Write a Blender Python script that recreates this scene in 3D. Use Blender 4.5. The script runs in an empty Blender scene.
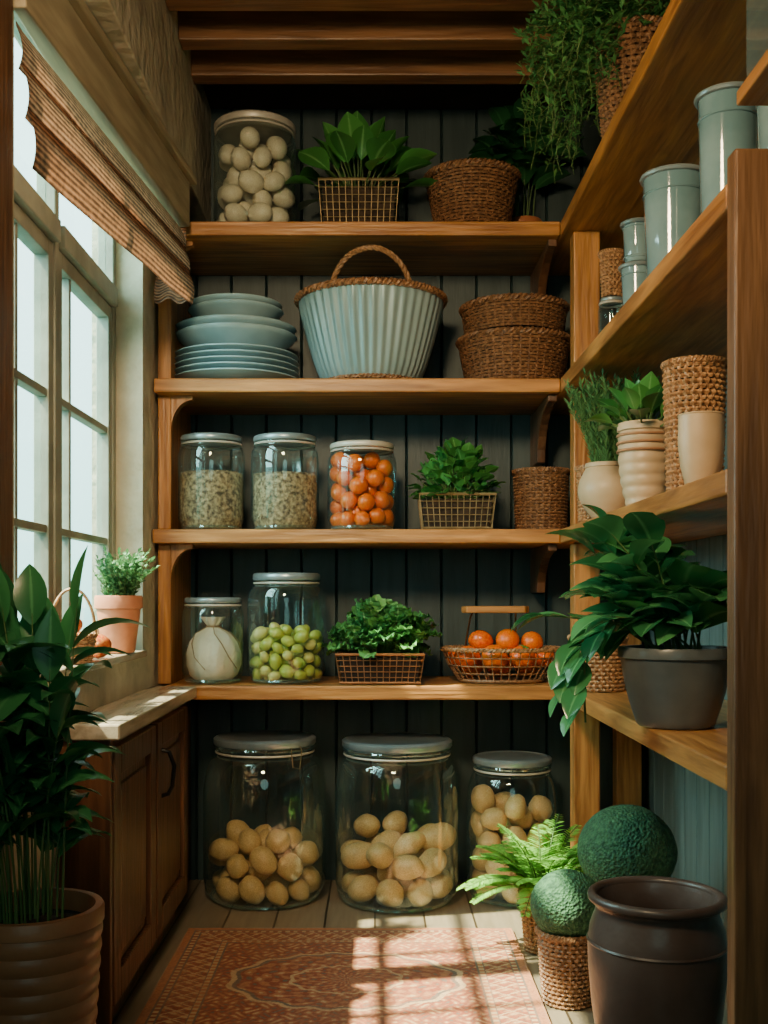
import bpy, bmesh, math, random
from mathutils import Vector, Matrix, noise
R=random.Random(11)
C=bpy.context.scene.collection
PI=math.pi
F=1100.0; CZ=0.91
def sx(px,Y): return (px-375.0)*Y/F
def sz(py,Y): return CZ+(597.0-py)*Y/F

# ------------------------------------------------------------------ materials
def M(name,c1,c2=None,scale=8,stretch=(1,1,1),rough=.6,metal=0,bump=0,bscale=40,ramp=(.35,.65),dist=0,coat=0,detail=5,kind='noise'):
    m=bpy.data.materials.new(name); m.use_nodes=True
    nt=m.node_tree; N=nt.nodes; Lk=nt.links; b=N['Principled BSDF']
    tc=N.new('ShaderNodeTexCoord'); mp=N.new('ShaderNodeMapping'); mp.inputs['Scale'].default_value=stretch
    Lk.new(tc.outputs['Object'],mp.inputs['Vector'])
    nz=N.new('ShaderNodeTexNoise'); nz.inputs['Scale'].default_value=scale; nz.inputs['Detail'].default_value=detail
    nz.inputs['Distortion'].default_value=dist
    Lk.new(mp.outputs[0],nz.inputs['Vector'])
    cr=N.new('ShaderNodeValToRGB'); cr.color_ramp.elements[0].position=ramp[0]; cr.color_ramp.elements[1].position=ramp[1]
    cr.color_ramp.elements[0].color=(*c1,1); cr.color_ramp.elements[1].color=(*(c2 or c1),1)
    Lk.new(nz.outputs['Fac'],cr.inputs[0]); Lk.new(cr.outputs[0],b.inputs['Base Color'])
    b.inputs['Roughness'].default_value=rough; b.inputs['Metallic'].default_value=metal
    b.inputs['Coat Weight'].default_value=coat
    if bump:
        n2=N.new('ShaderNodeTexVoronoi' if kind=='voronoi' else 'ShaderNodeTexNoise'); n2.inputs['Scale'].default_value=bscale
        Lk.new(mp.outputs[0],n2.inputs['Vector'])
        bp=N.new('ShaderNodeBump'); bp.inputs['Strength'].default_value=bump; bp.inputs['Distance'].default_value=.01
        Lk.new(n2.outputs['Distance' if kind=='voronoi' else 'Fac'],bp.inputs['Height']); Lk.new(bp.outputs[0],b.inputs['Normal'])
    return m
def wood(name,st,c1=(.22,.08,.020),c2=(.60,.28,.08),rough=.40):
    return M(name,c1,c2,scale=3,stretch=st,rough=rough,bump=.25,bscale=6,ramp=(.3,.72),dist=.6,detail=8)
wx=wood('oak_grain_along_x',(1.2,14,14)); wy=wood('oak_grain_along_y',(14,1.2,14)); wz=wood('oak_grain_along_z',(14,14,1.2))
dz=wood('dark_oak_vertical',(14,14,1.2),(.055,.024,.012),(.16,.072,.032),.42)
ez=wood('mid_brown_oak_vertical',(14,14,1.2),(.10,.046,.02),(.27,.13,.055),.42)
jx=wood('joist_wood',(1.2,14,14),(.11,.048,.02),(.29,.135,.055))
cab=wood('cabinet_wood',(16,16,1.4),(.060,.026,.013),(.17,.075,.034),.34)
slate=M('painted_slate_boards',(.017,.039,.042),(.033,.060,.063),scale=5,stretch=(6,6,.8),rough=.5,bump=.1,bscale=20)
slate_lit=M('lit_slate_boards',(.10,.14,.13),(.15,.20,.185),scale=5,stretch=(6,6,.8),rough=.55,bump=.1,bscale=20)  # paler copy of the slate boards; light on the right wall is in the colour
plaster=M('rough_plaster',(.42,.37,.27),(.58,.52,.39),scale=9,rough=.9,bump=.9,bscale=26)
ceilm=M('dark_ceiling',(.045,.026,.016),(.07,.042,.026),scale=6,rough=.8)
frame_w=M('grey_green_window_paint',(.19,.20,.16),(.30,.31,.25),scale=9,rough=.5,bump=.1)
corn=M('cornice_timber',(.26,.21,.13),(.40,.33,.21),scale=4,stretch=(10,1,10),rough=.6)
counter_m=M('worn_counter_wood',(.30,.25,.18),(.56,.47,.36),scale=4,stretch=(12,1.2,12),rough=.2,bump=.1)
lidm=M('grey_blue_lid',(.22,.30,.33),(.34,.42,.45),scale=14,rough=.28,metal=.5)
lidw=M('pale_lid',(.46,.44,.38),(.6,.57,.5),scale=14,rough=.4,metal=.2)
wire=M('bronze_wire',(.22,.095,.04),(.38,.18,.08),scale=30,rough=.35,metal=.5)
wire2=M('green_bronze_wire',(.20,.15,.07),(.34,.25,.13),scale=30,rough=.35,metal=.5)
black=M('black_iron',(.01,.01,.01),(.02,.02,.02),rough=.35,metal=.8)
wk=M('wicker_brown',(.13,.058,.026),(.36,.185,.085),scale=110,rough=.42,bump=.3,bscale=160)
wkd=M('wicker_dark',(.10,.045,.021),(.29,.145,.067),scale=110,rough=.42,bump=.3,bscale=160)
wkl=M('wicker_honey',(.21,.10,.042),(.48,.27,.125),scale=110,rough=.42,bump=.3,bscale=160)
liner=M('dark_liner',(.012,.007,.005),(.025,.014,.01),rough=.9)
soil=M('soil',(.015,.01,.007),(.05,.032,.02),scale=40,rough=.95,bump=.8,bscale=80)
terra=M('terracotta',(.44,.15,.07),(.58,.23,.115),scale=10,rough=.7,bump=.15)
terrad=M('warm_brown_terracotta',(.34,.118,.05),(.50,.195,.088),scale=8,rough=.42,bump=.15)
cream=M('cream_ceramic',(.47,.34,.205),(.62,.47,.31),scale=8,rough=.42)
tan=M('tan_stoneware',(.30,.15,.075),(.42,.23,.12),scale=10,rough=.55)
greyp=M('charcoal_ceramic',(.075,.092,.098),(.12,.138,.145),scale=9,rough=.34,bump=.1)
clay=M('dark_brown_clay',(.060,.042,.037),(.11,.080,.070),scale=7,rough=.34,bump=.12)
plate_m=M('pale_blue_ceramic',(.22,.37,.42),(.33,.49,.54),scale=6,rough=.2,coat=.4)
zinc=M('pale_blue_enamel',(.18,.30,.33),(.31,.44,.47),scale=6,stretch=(1,1,.4),rough=.35,metal=.2)
cupm=M('blue_grey_glaze',(.12,.22,.25),(.23,.35,.38),scale=6,rough=.08,coat=1)
eggm=M('ivory_egg',(.62,.54,.38),(.80,.73,.57),scale=14,rough=.42,bump=.05)
potm=M('potato_skin',(.60,.35,.12),(.86,.60,.28),scale=14,rough=.42,bump=.12,bscale=50)
orangem=M('orange_fruit',(.70,.105,.0),(.84,.185,.0),scale=8,rough=.32,bump=.05)
tomm=M('red_orange_tomato',(.66,.07,.002),(.84,.17,.004),scale=5,rough=.25)
applem=M('red_apple',(.5,.05,.02),(.65,.25,.06),scale=6,rough=.3,coat=.3)
sprm=M('green_grape',(.36,.46,.03),(.58,.60,.14),scale=16,rough=.3,bump=.1,coat=.3)
sprm2=M('yellow_green_grape',(.60,.58,.11),(.78,.72,.30),scale=16,rough=.3,bump=.1,coat=.3)
cloth=M('white_muslin',(.66,.61,.48),(.80,.76,.63),scale=10,rough=.8,bump=.5)
stringm=M('twine',(.26,.17,.09),(.38,.27,.15),scale=60,rough=.8)
grainm=M('grain_seeds',(.075,.05,.025),(.50,.39,.22),scale=90,rough=.6)
mossm=M('moss_ball',(.014,.065,.032),(.05,.16,.07),scale=90,rough=.75,bump=.55,bscale=150,kind='voronoi')
stemm=M('green_stem',(.045,.10,.025),(.11,.19,.05),rough=.6)
calm=M('green_calyx',(.05,.18,.03),rough=.6)

def leafmat(name,dark,light,rib,rough=.3,tl=.25):
    m=bpy.data.materials.new(name); m.use_nodes=True
    nt=m.node_tree; N=nt.nodes; Lk=nt.links; b=N['Principled BSDF']
    at=N.new('ShaderNodeAttribute'); at.attribute_name='leaf'
    sp=N.new('ShaderNodeSeparateColor'); Lk.new(at.outputs['Color'],sp.inputs[0])
    mx=N.new('ShaderNodeMix'); mx.data_type='RGBA'; mx.inputs[6].default_value=(*dark,1); mx.inputs[7].default_value=(*light,1)
    Lk.new(sp.outputs[2],mx.inputs[0])
    cr=N.new('ShaderNodeValToRGB'); e=cr.color_ramp.elements; e[0].position=0; e[0].color=(1,1,1,1); e[1].position=.14; e[1].color=(0,0,0,1)
    Lk.new(sp.outputs[0],cr.inputs[0])
    m2=N.new('ShaderNodeMix'); m2.data_type='RGBA'; Lk.new(cr.outputs[0],m2.inputs[0]); Lk.new(mx.outputs[2],m2.inputs[6]); m2.inputs[7].default_value=(*rib,1)
    Lk.new(m2.outputs[2],b.inputs['Base Color']); b.inputs['Roughness'].default_value=rough
    tr=N.new('ShaderNodeBsdfTranslucent'); Lk.new(m2.outputs[2],tr.inputs[0])
    ms=N.new('ShaderNodeMixShader'); ms.inputs[0].default_value=tl
    Lk.new(b.outputs[0],ms.inputs[1]); Lk.new(tr.outputs[0],ms.inputs[2]); Lk.new(ms.outputs[0],N['Material Output'].inputs[0])
    return m
lf_big=leafmat('big_glossy_leaf',(.022,.14,.05),(.09,.34,.12),(.15,.42,.17),.17)
lf_shade=leafmat('shadowed_leaf',(.010,.065,.025),(.035,.16,.055),(.06,.21,.08))  # greens darkened so the shelf corner's shade is part of the leaf colour
lf_fore=leafmat('deep_green_leaf',(.014,.11,.04),(.055,.27,.09),(.10,.34,.13),.3)
lf_mid=leafmat('mid_green_leaf',(.025,.14,.03),(.09,.35,.075),(.17,.44,.14))
lf_kale=leafmat('kale_leaf',(.035,.17,.045),(.16,.45,.12),(.35,.58,.25),.45)
lf_herb=leafmat('herb_leaf',(.035,.14,.05),(.13,.32,.12),(.15,.33,.12),.5)
lf_trail=leafmat('trailing_leaf',(.025,.14,.04),(.13,.36,.10),(.13,.35,.12),.5)
lf_fern=leafmat('fern_leaf',(.08,.27,.03),(.26,.58,.09),(.25,.5,.12),.5)

def glassmat(name,tint,lo=.065,hi=.95,rough=.025,haze=.018,p=1.6):
    m=bpy.data.materials.new(name); m.use_nodes=True
    nt=m.node_tree; N=nt.nodes; Lk=nt.links; N.remove(N['Principled BSDF'])
    t=N.new('ShaderNodeBsdfTransparent'); t.inputs[0].default_value=(*tint,1)
    d=N.new('ShaderNodeBsdfDiffuse'); d.inputs[0].default_value=(.50,.70,.72,1)
    g=N.new('ShaderNodeBsdfGlossy'); g.inputs['Roughness'].default_value=rough; g.inputs[0].default_value=(.85,1,1,1)
    lw=N.new('ShaderNodeLayerWeight'); lw.inputs['Blend'].default_value=.35
    pw=N.new('ShaderNodeMath'); pw.operation='POWER'; pw.inputs[1].default_value=p
    mr=N.new('ShaderNodeMapRange'); mr.inputs['To Min'].default_value=lo; mr.inputs['To Max'].default_value=hi
    Lk.new(lw.outputs['Facing'],pw.inputs[0]); Lk.new(pw.outputs[0],mr.inputs['Value'])
    mh=N.new('ShaderNodeMapRange'); mh.inputs['To Min'].default_value=haze*.4; mh.inputs['To Max'].default_value=haze*8
    Lk.new(pw.outputs[0],mh.inputs['Value'])
    m0=N.new('ShaderNodeMixShader'); Lk.new(mh.outputs[0],m0.inputs[0]); Lk.new(t.outputs[0],m0.inputs[1]); Lk.new(d.outputs[0],m0.inputs[2])
    ms=N.new('ShaderNodeMixShader'); Lk.new(mr.outputs[0],ms.inputs[0]); Lk.new(m0.outputs[0],ms.inputs[1]); Lk.new(g.outputs[0],ms.inputs[2])
    Lk.new(ms.outputs[0],N['Material Output'].inputs[0]); return m
glass=glassmat('jar_glass',(.91,.965,.965))
glass2=glassmat('thick_glass_edge',(.75,.9,.9),.2,.8,haze=.06)
pane_m=glassmat('window_glass',(.92,1,1),.03,.2,haze=.0)

def blindmat():
    m=bpy.data.materials.new('woven_blind'); m.use_nodes=True
    nt=m.node_tree; N=nt.nodes; Lk=nt.links; b=N['Principled BSDF']
    at=N.new('ShaderNodeAttribute'); at.attribute_name='leaf'
    sp=N.new('ShaderNodeSeparateColor'); Lk.new(at.outputs['Color'],sp.inputs[0])
    ma=N.new('ShaderNodeMath'); ma.operation='MULTIPLY'; ma.inputs[1].default_value=170; Lk.new(sp.outputs[1],ma.inputs[0])
    si=N.new('ShaderNodeMath'); si.operation='SINE'; Lk.new(ma.outputs[0],si.inputs[0])
    tc=N.new('ShaderNodeTexCoord'); nz=N.new('ShaderNodeTexNoise'); nz.inputs['Scale'].default_value=60; Lk.new(tc.outputs['Object'],nz.inputs[0])
    ad=N.new('ShaderNodeMath'); ad.operation='MULTIPLY_ADD'; ad.inputs[1].default_value=.3; Lk.new(si.outputs[0],ad.inputs[0]); Lk.new(nz.outputs['Fac'],ad.inputs[2])
    cr=N.new('ShaderNodeValToRGB'); e=cr.color_ramp.elements; e[0].position=.2; e[0].color=(.07,.028,.014,1); e[1].position=.85; e[1].color=(.36,.155,.075,1)
    Lk.new(ad.outputs[0],cr.inputs[0]); Lk.new(cr.outputs[0],b.inputs['Base Color']); b.inputs['Roughness'].default_value=.7
    bp=N.new('ShaderNodeBump'); bp.inputs['Strength'].default_value=.6; bp.inputs['Distance'].default_value=.004; Lk.new(si.outputs[0],bp.inputs['Height']); Lk.new(bp.outputs[0],b.inputs['Normal'])
    tr=N.new('ShaderNodeBsdfTranslucent'); Lk.new(cr.outputs[0],tr.inputs[0]); ms=N.new('ShaderNodeMixShader'); ms.inputs[0].default_value=.25
    Lk.new(b.outputs[0],ms.inputs[1]); Lk.new(tr.outputs[0],ms.inputs[2]); Lk.new(ms.outputs[0],N['Material Output'].inputs[0])
    return m
def attrmat(name,rough=.9):
    m=bpy.data.materials.new(name); m.use_nodes=True
    nt=m.node_tree; N=nt.nodes; Lk=nt.links; b=N['Principled BSDF']
    at=N.new('ShaderNodeAttribute'); at.attribute_name='leaf'
    tc=N.new('ShaderNodeTexCoord'); nz=N.new('ShaderNodeTexNoise'); nz.inputs['Scale'].default_value=120; nz.inputs['Detail'].default_value=4; Lk.new(tc.outputs['Object'],nz.inputs[0])
    mr=N.new('ShaderNodeMapRange'); mr.inputs['To Min'].default_value=.5; mr.inputs['To Max'].default_value=1.4; Lk.new(nz.outputs['Fac'],mr.inputs['Value'])
    mx=N.new('ShaderNodeMix'); mx.data_type='RGBA'; mx.blend_type='MULTIPLY'; mx.inputs[0].default_value=1
    Lk.new(at.outputs['Color'],mx.inputs[6]); Lk.new(mr.outputs[0],mx.inputs[7])
    Lk.new(mx.outputs[2],b.inputs['Base Color']); b.inputs['Roughness'].default_value=rough
    bp=N.new('ShaderNodeBump'); bp.inputs['Strength'].default_value=.6; bp.inputs['Distance'].default_value=.004; Lk.new(nz.outputs['Fac'],bp.inputs['Height']); Lk.new(bp.outputs[0],b.inputs['Normal'])
    return m
def floormat():
    m=bpy.data.materials.new('floor_planks'); m.use_nodes=True
    nt=m.node_tree; N=nt.nodes; Lk=nt.links; b=N['Principled BSDF']
    tc=N.new('ShaderNodeTexCoord'); mp=N.new('ShaderNodeMapping'); mp.inputs['Rotation'].default_value=(0,0,PI/2)
    Lk.new(tc.outputs['Object'],mp.inputs['Vector'])
    br=N.new('ShaderNodeTexBrick'); br.inputs['Scale'].default_value=1; br.inputs['Brick Width'].default_value=1.4; br.inputs['Row Height'].default_value=.14
    br.inputs['Mortar Size'].default_value=.003; br.inputs['Color1'].default_value=(.22,.175,.12,1); br.inputs['Color2'].default_value=(.30,.24,.17,1); br.inputs['Mortar'].default_value=(.05,.035,.02,1)
    Lk.new(mp.outputs[0],br.inputs['Vector'])
    m2=N.new('ShaderNodeMapping'); m2.inputs['Scale'].default_value=(18,1.5,1); Lk.new(tc.outputs['Object'],m2.inputs['Vector'])
    nz=N.new('ShaderNodeTexNoise'); nz.inputs['Scale'].default_value=4; nz.inputs['Detail'].default_value=8; Lk.new(m2.outputs[0],nz.inputs[0])
    mr=N.new('ShaderNodeMapRange'); mr.inputs['To Min'].default_value=.6; mr.inputs['To Max'].default_value=1.3; Lk.new(nz.outputs['Fac'],mr.inputs['Value'])
    mx=N.new('ShaderNodeMix'); mx.data_type='RGBA'; mx.blend_type='MULTIPLY'; mx.inputs[0].default_value=1
    Lk.new(br.outputs['Color'],mx.inputs[6]); Lk.new(mr.outputs[0],mx.inputs[7]); Lk.new(mx.outputs[2],b.inputs['Base Color']); b.inputs['Roughness'].default_value=.3
    return m

# ------------------------------------------------------------------ mesh builder
class MB:
    def __init__(s): s.v=[]; s.f=[]; s.c=[]
    def V(s,p,c=(0,0,0)): s.v.append((p[0],p[1],p[2])); s.c.append(c); return len(s.v)-1
    def add(s,o,off=(0,0,0)):
        k=len(s.v); s.v+=[(x+off[0],y+off[1],z+off[2]) for x,y,z in o.v]; s.c+=o.c; s.f+=[tuple(i+k for i in f) for f in o.f]; return s
    def box(s,x0,x1,y0,y1,z0,z1):
        i=[s.V((x,y,z)) for z in (z0,z1) for y in (y0,y1) for x in (x0,x1)]
        for a in ((0,2,3,1),(4,5,7,6),(0,1,5,4),(2,6,7,3),(0,4,6,2),(1,3,7,5)): s.f.append(tuple(i[k] for k in a))
        return s
    def prism(s,poly,axis,a0,a1):
        def pt(p,a): return (a,p[0],p[1]) if axis=='x' else ((p[0],a,p[1]) if axis=='y' else (p[0],p[1],a))
        A=[s.V(pt(p,a0)) for p in poly]; B=[s.V(pt(p,a1)) for p in poly]; n=len(poly)
        s.f.append(tuple(reversed(A))); s.f.append(tuple(B))
        for k in range(n): s.f.append((A[k],A[(k+1)%n],B[(k+1)%n],B[k]))
        return s
    def lathe(s,prof,seg=48,c=(0,0,0),fn=None):
        rows=[]
        for r,z in prof:
            if r<=1e-6: rows.append([s.V((c[0],c[1],c[2]+z))])
            else:
                row=[]
                for k in range(seg):
                    a=2*PI*k/seg; rr=fn(r,z,a) if fn else r
                    row.append(s.V((c[0]+rr*math.cos(a),c[1]+rr*math.sin(a),c[2]+z)))
                rows.append(row)
        for A,B in zip(rows,rows[1:]):
            for k in range(seg):
                k2=(k+1)%seg
                if len(A)==1 and len(B)==1: continue
                if len(A)==1: s.f.append((A[0],B[k2],B[k]))
                elif len(B)==1: s.f.append((A[k],A[k2],B[0]))
                else: s.f.append((A[k],A[k2],B[k2],B[k]))
        return s
    def tube(s,pts,r,sides=6,closed=False):
        pts=[Vector(p) for p in pts]; n=len(pts)
        if n<2: return s
        def tan(i):
            a=pts[(i-1)%n] if (closed or i>0) else pts[0]; b=pts[(i+1)%n] if (closed or i<n-1) else pts[-1]
            t=b-a
            return t.normalized() if t.length>1e-9 else Vector((0,0,1))
        t=tan(0); ref=Vector((0,0,1)) if abs(t.z)<.8 else Vector((1,0,0)); nn=t.cross(ref).normalized()
        rows=[]
        for i in range(n):
            t=tan(i); nn=nn-t*nn.dot(t)
            nn=nn.normalized() if nn.length>1e-6 else t.orthogonal().normalized()
            bb=t.cross(nn); rr=r[i] if isinstance(r,(list,tuple)) else r
            rows.append([s.V(pts[i]+(nn*math.cos(2*PI*k/sides)+bb*math.sin(2*PI*k/sides))*rr) for k in range(sides)])
        for i in range(n if closed else n-1):
            A=rows[i]; B=rows[(i+1)%n]
            for k in range(sides): s.f.append((A[k],A[(k+1)%sides],B[(k+1)%sides],B[k]))
        if not closed: s.f.append(tuple(reversed(rows[0]))); s.f.append(tuple(rows[-1]))
        return s
    def ring(s,r,z,tr,seg=48,sides=6,c=(0,0,0),sy=1):
        return s.tube([(c[0]+r*math.cos(2*PI*k/seg),c[1]+sy*r*math.sin(2*PI*k/seg),c[2]+z) for k in range(seg)],tr,sides,True)
    def leaf(s,base,d,L,W,droop=.6,fold=.25,nseg=6,ruffle=0,tip=.8,rnd=None):
        p=Vector(base); d=Vector(d).normalized(); side=d.cross(Vector((0,0,1)))
        if side.length<.05: side=Vector((1,0,0))
        side.normalize(); side=(Matrix.Rotation(R.uniform(-.5,.5),3,d)@side)
        rv=R.random() if rnd is None else rnd
        prev=None
        for i in range(nseg+1):
            t=i/nseg; w=W*.5*max(math.sin(PI*min(1,(t*.97+.02)**tip)),0.02)
            up=side.cross(d).normalized()
            ru=ruffle*math.sin(i*2.4+rv*9)
            ru2=ruffle*math.sin(i*2.1+rv*5+1)
            row=[s.V(p-side*w+up*(fold*w+ru),(1,t,rv)),s.V(p,(0,t,rv)),s.V(p+side*w+up*(fold*w+ru2),(1,t,rv))]
            if prev:
                s.f.append((prev[0],prev[1],row[1],row[0])); s.f.append((prev[1],prev[2],row[2],row[1]))
            prev=row
            p=p+d*(L/nseg); d=(d+Vector((0,0,-1))*droop/nseg).normalized()
        return s
    def clamp(s,loc,xmin=-9,xmax=9,ymin=-9,ymax=9,zmin=-9,zmax=9):
        s.v=[(min(max(x,xmin-loc[0]),xmax-loc[0]),min(max(y,ymin-loc[1]),ymax-loc[1]),min(max(z,zmin-loc[2]),zmax-loc[2])) for (x,y,z) in s.v]; return s
    def build(s,name,mat,parent=None,smooth=True,bevel=0,angle=40):
        me=bpy.data.meshes.new(name); me.from_pydata(s.v,[],s.f); me.materials.append(mat)
        if any(c!=(0,0,0) for c in s.c):
            ca=me.color_attributes.new('leaf','FLOAT_COLOR','POINT')
            flat=[]
            for c in s.c: flat+= [c[0],c[1],c[2],1.0]
            ca.data.foreach_set('color',flat)
        me.update()
        if smooth:
            me.polygons.foreach_set('use_smooth',[True]*len(me.polygons))
            try: me.set_sharp_from_angle(angle=math.radians(angle))
            except Exception: pass
        o=bpy.data.objects.new(name,me); C.objects.link(o)
        if parent: o.parent=parent
        if bevel:
            b=o.modifiers.new('bevel','BEVEL'); b.width=bevel; b.segments=2; b.limit_method='ANGLE'
        return o
def tag(o,label,cat,group=None,kind=None):
    o['label']=label; o['category']=cat
    if group: o['group']=group
    if kind: o['kind']=kind
    return o
def thing(name,label,cat,loc,group=None,rz=0):
    o=bpy.data.objects.new(name,None); o.empty_display_size=.05; C.objects.link(o); o.location=loc; o.rotation_euler=(0,0,rz)
    return tag(o,label,cat,group)
def struct(o): o['kind']='structure'; return o

# ------------------------------------------------------------------ dimensions
YF,YB=3.14,3.54; XL,XR=-.64,.87; XS=.53; YN=1.66; ZC=2.48; Y0=-1.2
S1,S2,S3,S4=1.983,1.535,1.104,.656; TH=.04

# ------------------------------------------------------------------ setting
struct(MB().box(XL-.16,XR+.02,Y0,YB+.02,-.05,0).build('floor',floormat(),smooth=False))
struct(MB().box(XL-.16,XR+.02,Y0,YB+.02,ZC,ZC+.05).build('ceiling',ceilm,smooth=False))
def planks(axis,a0,a1,face,back,z0,z1,w=.112):
    m=MB(); n=round((a1-a0)/w); w=(a1-a0)/n; g=.005; dd=(back-face)
    for i in range(n):
        a=a0+i*w; b=a+w
        poly=[(a,face+dd*.5),(a+g,face),(b-g,face),(b,face+dd*.5),(b,back),(a,back)]
        if axis=='x': m.prism(poly,'z',z0,z1)
        else: m.prism([(q,p) for p,q in poly],'z',z0,z1)
    return m
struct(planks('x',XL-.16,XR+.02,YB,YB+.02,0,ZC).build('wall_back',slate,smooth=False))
struct(planks('y',Y0,YB,XR,XR+.02,0,ZC).build('wall_right',slate_lit,smooth=False))
struct(MB().box(XL-.16,XR+.02,Y0-.05,Y0,0,ZC).build('wall_front',plaster,smooth=False))
WY0,WY1,WZ0,WZ1=1.95,3.03,.745,2.12
m=MB(); XO=XL-.14
m.box(XO,XL,Y0,WY0,0,ZC); m.box(XO,XL,WY1,YB,0,ZC); m.box(XO,XL,WY0,WY1,0,WZ0); m.box(XO,XL,WY0,WY1,WZ1,ZC)
struct(m.build('wall_left',plaster,smooth=False))
struct(MB().box(XL+.001,-.527,1.0,YB-.001,2.093,ZC-.001).build('wall_upper_left',plaster,smooth=False,bevel=.004))
struct(MB().box(XL+.001,-.625,1.80,1.90,.001,2.090).build('trim_9',dz,smooth=False,bevel=.003))
# window
win=bpy.data.objects.new('window_1',None); C.objects.link(win); win.location=(-.735,2.49,WZ0); struct(win)
lx0,lx1=-.022,.022
def wb(m,y0,y1,z0,z1,x0=lx0,x1=lx1): m.box(x0,x1,y0-2.49,y1-2.49,z0-WZ0,z1-WZ0)
m=MB(); wb(m,WY0,WY0+.03,WZ0,WZ1); wb(m,WY1-.03,WY1,WZ0,WZ1); wb(m,WY0+.03,WY1-.03,WZ0,WZ0+.035); wb(m,WY0+.03,WY1-.03,WZ1-.03,WZ1)
wb(m,2.455,2.485,WZ0+.035,WZ1-.03); wb(m,WY0+.03,2.455,1.70,1.75,-.03,.035); wb(m,2.485,WY1-.03,1.70,1.75,-.03,.035)
m.build('window_frame',frame_w,win,False,.003)
for (a,b,mu) in ((1.982,2.453,2.22),(2.487,2.998,2.61)):
    m=MB(); z0,z1=.782,1.698
    wb(m,a,a+.035,z0,z1,-.016,.018); wb(m,b-.035,b,z0,z1,-.016,.018); wb(m,a+.035,b-.035,z0,z0+.045,-.016,.018); wb(m,a+.035,b-.035,z1-.035,z1,-.016,.018)
    wb(m,mu-.008,mu+.008,z0+.045,z1-.035,-.01,.012)
    for zz in (1.06,1.36): wb(m,a+.035,b-.035,zz-.009,zz+.009,-.012,.014)
    o=m.build('casement',frame_w,win,False,.002)
    m=MB(); wb(m,a+.03,b-.03,z0+.04,z1-.03,-.001,.001); m.build('pane',pane_m,o,False)
m=MB(); wb(m,1.98,2.455,1.75,2.09,-.001,.001); m.build('transom_pane',pane_m,win,False)
m=MB(); wb(m,2.485,3.0,1.75,2.09,-.001,.001); m.build('transom_pane',pane_m,win,False)
m=MB(); m.box(.022,.108,WY0-2.49,WY1-2.49,.001,.02); m.build('window_sill',counter_m,win,False,.004)

# ceiling joists
for i,y in enumerate((3.17,2.97,2.77,2.57,2.3,2.0,1.6,1.2)):
    struct(MB().box(-.526,XR,y-.03,y+.03,2.40,ZC).build('trim_%d'%(i+1),jx,smooth=False,bevel=.004))

# ------------------------------------------------------------------ shelving
def curved(mb,x0,x1,ztop,drop,yf=YF+.03,yb=YB):
    poly=[(yb,ztop),(yf,ztop)]+[(yf+(yb-yf)*.6*(math.sin(t*PI/2)),ztop-.02-(drop-.02)*(1-math.cos(t*PI/2))) for t in [k/6 for k in range(7)]]+[(yb,ztop-drop)]
    mb.prism([(p[0],p[1]) for p in poly],'x',x0,x1)
bs=thing('shelving_unit','tall oak shelving with four long shelves fixed across the dark back wall','shelves',(0,YF,0))
def B(mb,x0,x1,y0,y1,z0,z1,o=(0,YF,0)): mb.box(x0-o[0],x1-o[0],y0-o[1],y1-o[1],z0-o[2],z1-o[2]); return mb
for z,x0 in ((S1,-.60),(S2,-.632),(S3,-.636),(S4,-.60)):
    B(MB(),x0,XS-.001,YF,YB-.002,z-TH,z).build('shelf',wx,bs,False,.004)
zz=[(0,S4),(S4,S3),(S3,S2),(S2,S1),(S1,ZC)]
for a,b in zz[:4]:
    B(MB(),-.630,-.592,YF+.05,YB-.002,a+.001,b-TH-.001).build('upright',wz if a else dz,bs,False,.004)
    if a:
        zt=b-TH-.001
        poly=[(-.591,zt),(-.591,zt-.10)]+[(-.591+.062*(1-math.cos(k/8*PI/2)),zt-.10+.088*math.sin(k/8*PI/2)) for k in range(1,9)]+[(-.529,zt)]
        m=MB(); m.prism(poly,'y',.05,.085); m.build('curved_bracket',wz,bs,False,.002)
for z,dr in ((S1,.15),(S2,.17),(S3,.14)):
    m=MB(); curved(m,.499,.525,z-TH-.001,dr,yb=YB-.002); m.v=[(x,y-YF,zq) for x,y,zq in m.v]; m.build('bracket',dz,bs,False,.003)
rs=thing('shelving_unit','oak side shelving running along the right wall and ending in a tall end panel','shelves',(XS,YN,0))
o2=(XS,YN,0)
for z in (S1,S2,S3,S4):
    B(MB(),XS,XR-.002,YN if z<S1 else 1.2,YB-.002,z-TH,z,o2).build('shelf',wy,rs,False,.004)
for a,b in zz[:4]:
    B(MB(),.56,.635,3.10,3.16,a+.001,b-TH-.001,o2).build('post',wz,rs,False,.004)
    B(MB(),.76,.84,3.46,3.52,a+.001,b-TH-.001,o2).build('post',wz,rs,False,.004)
B(MB(),XS,XR-.002,1.62,YN-.001,.001,1.572,o2).build('end_panel',ez,rs,False,.004)
us=thing('wall_shelf','short dark wall shelf jutting above the end panel at upper right','shelf',(XR,1.25,1.63))
MB().box(-.34,-.002,-.35,.365,0,.022).build('shelf_board',wy,us,False,.003)
for y in (-.3,.27): MB().box(-.03,-.002,y,y+.03,-.12,-.001).build('bracket',dz,us,False)

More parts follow.
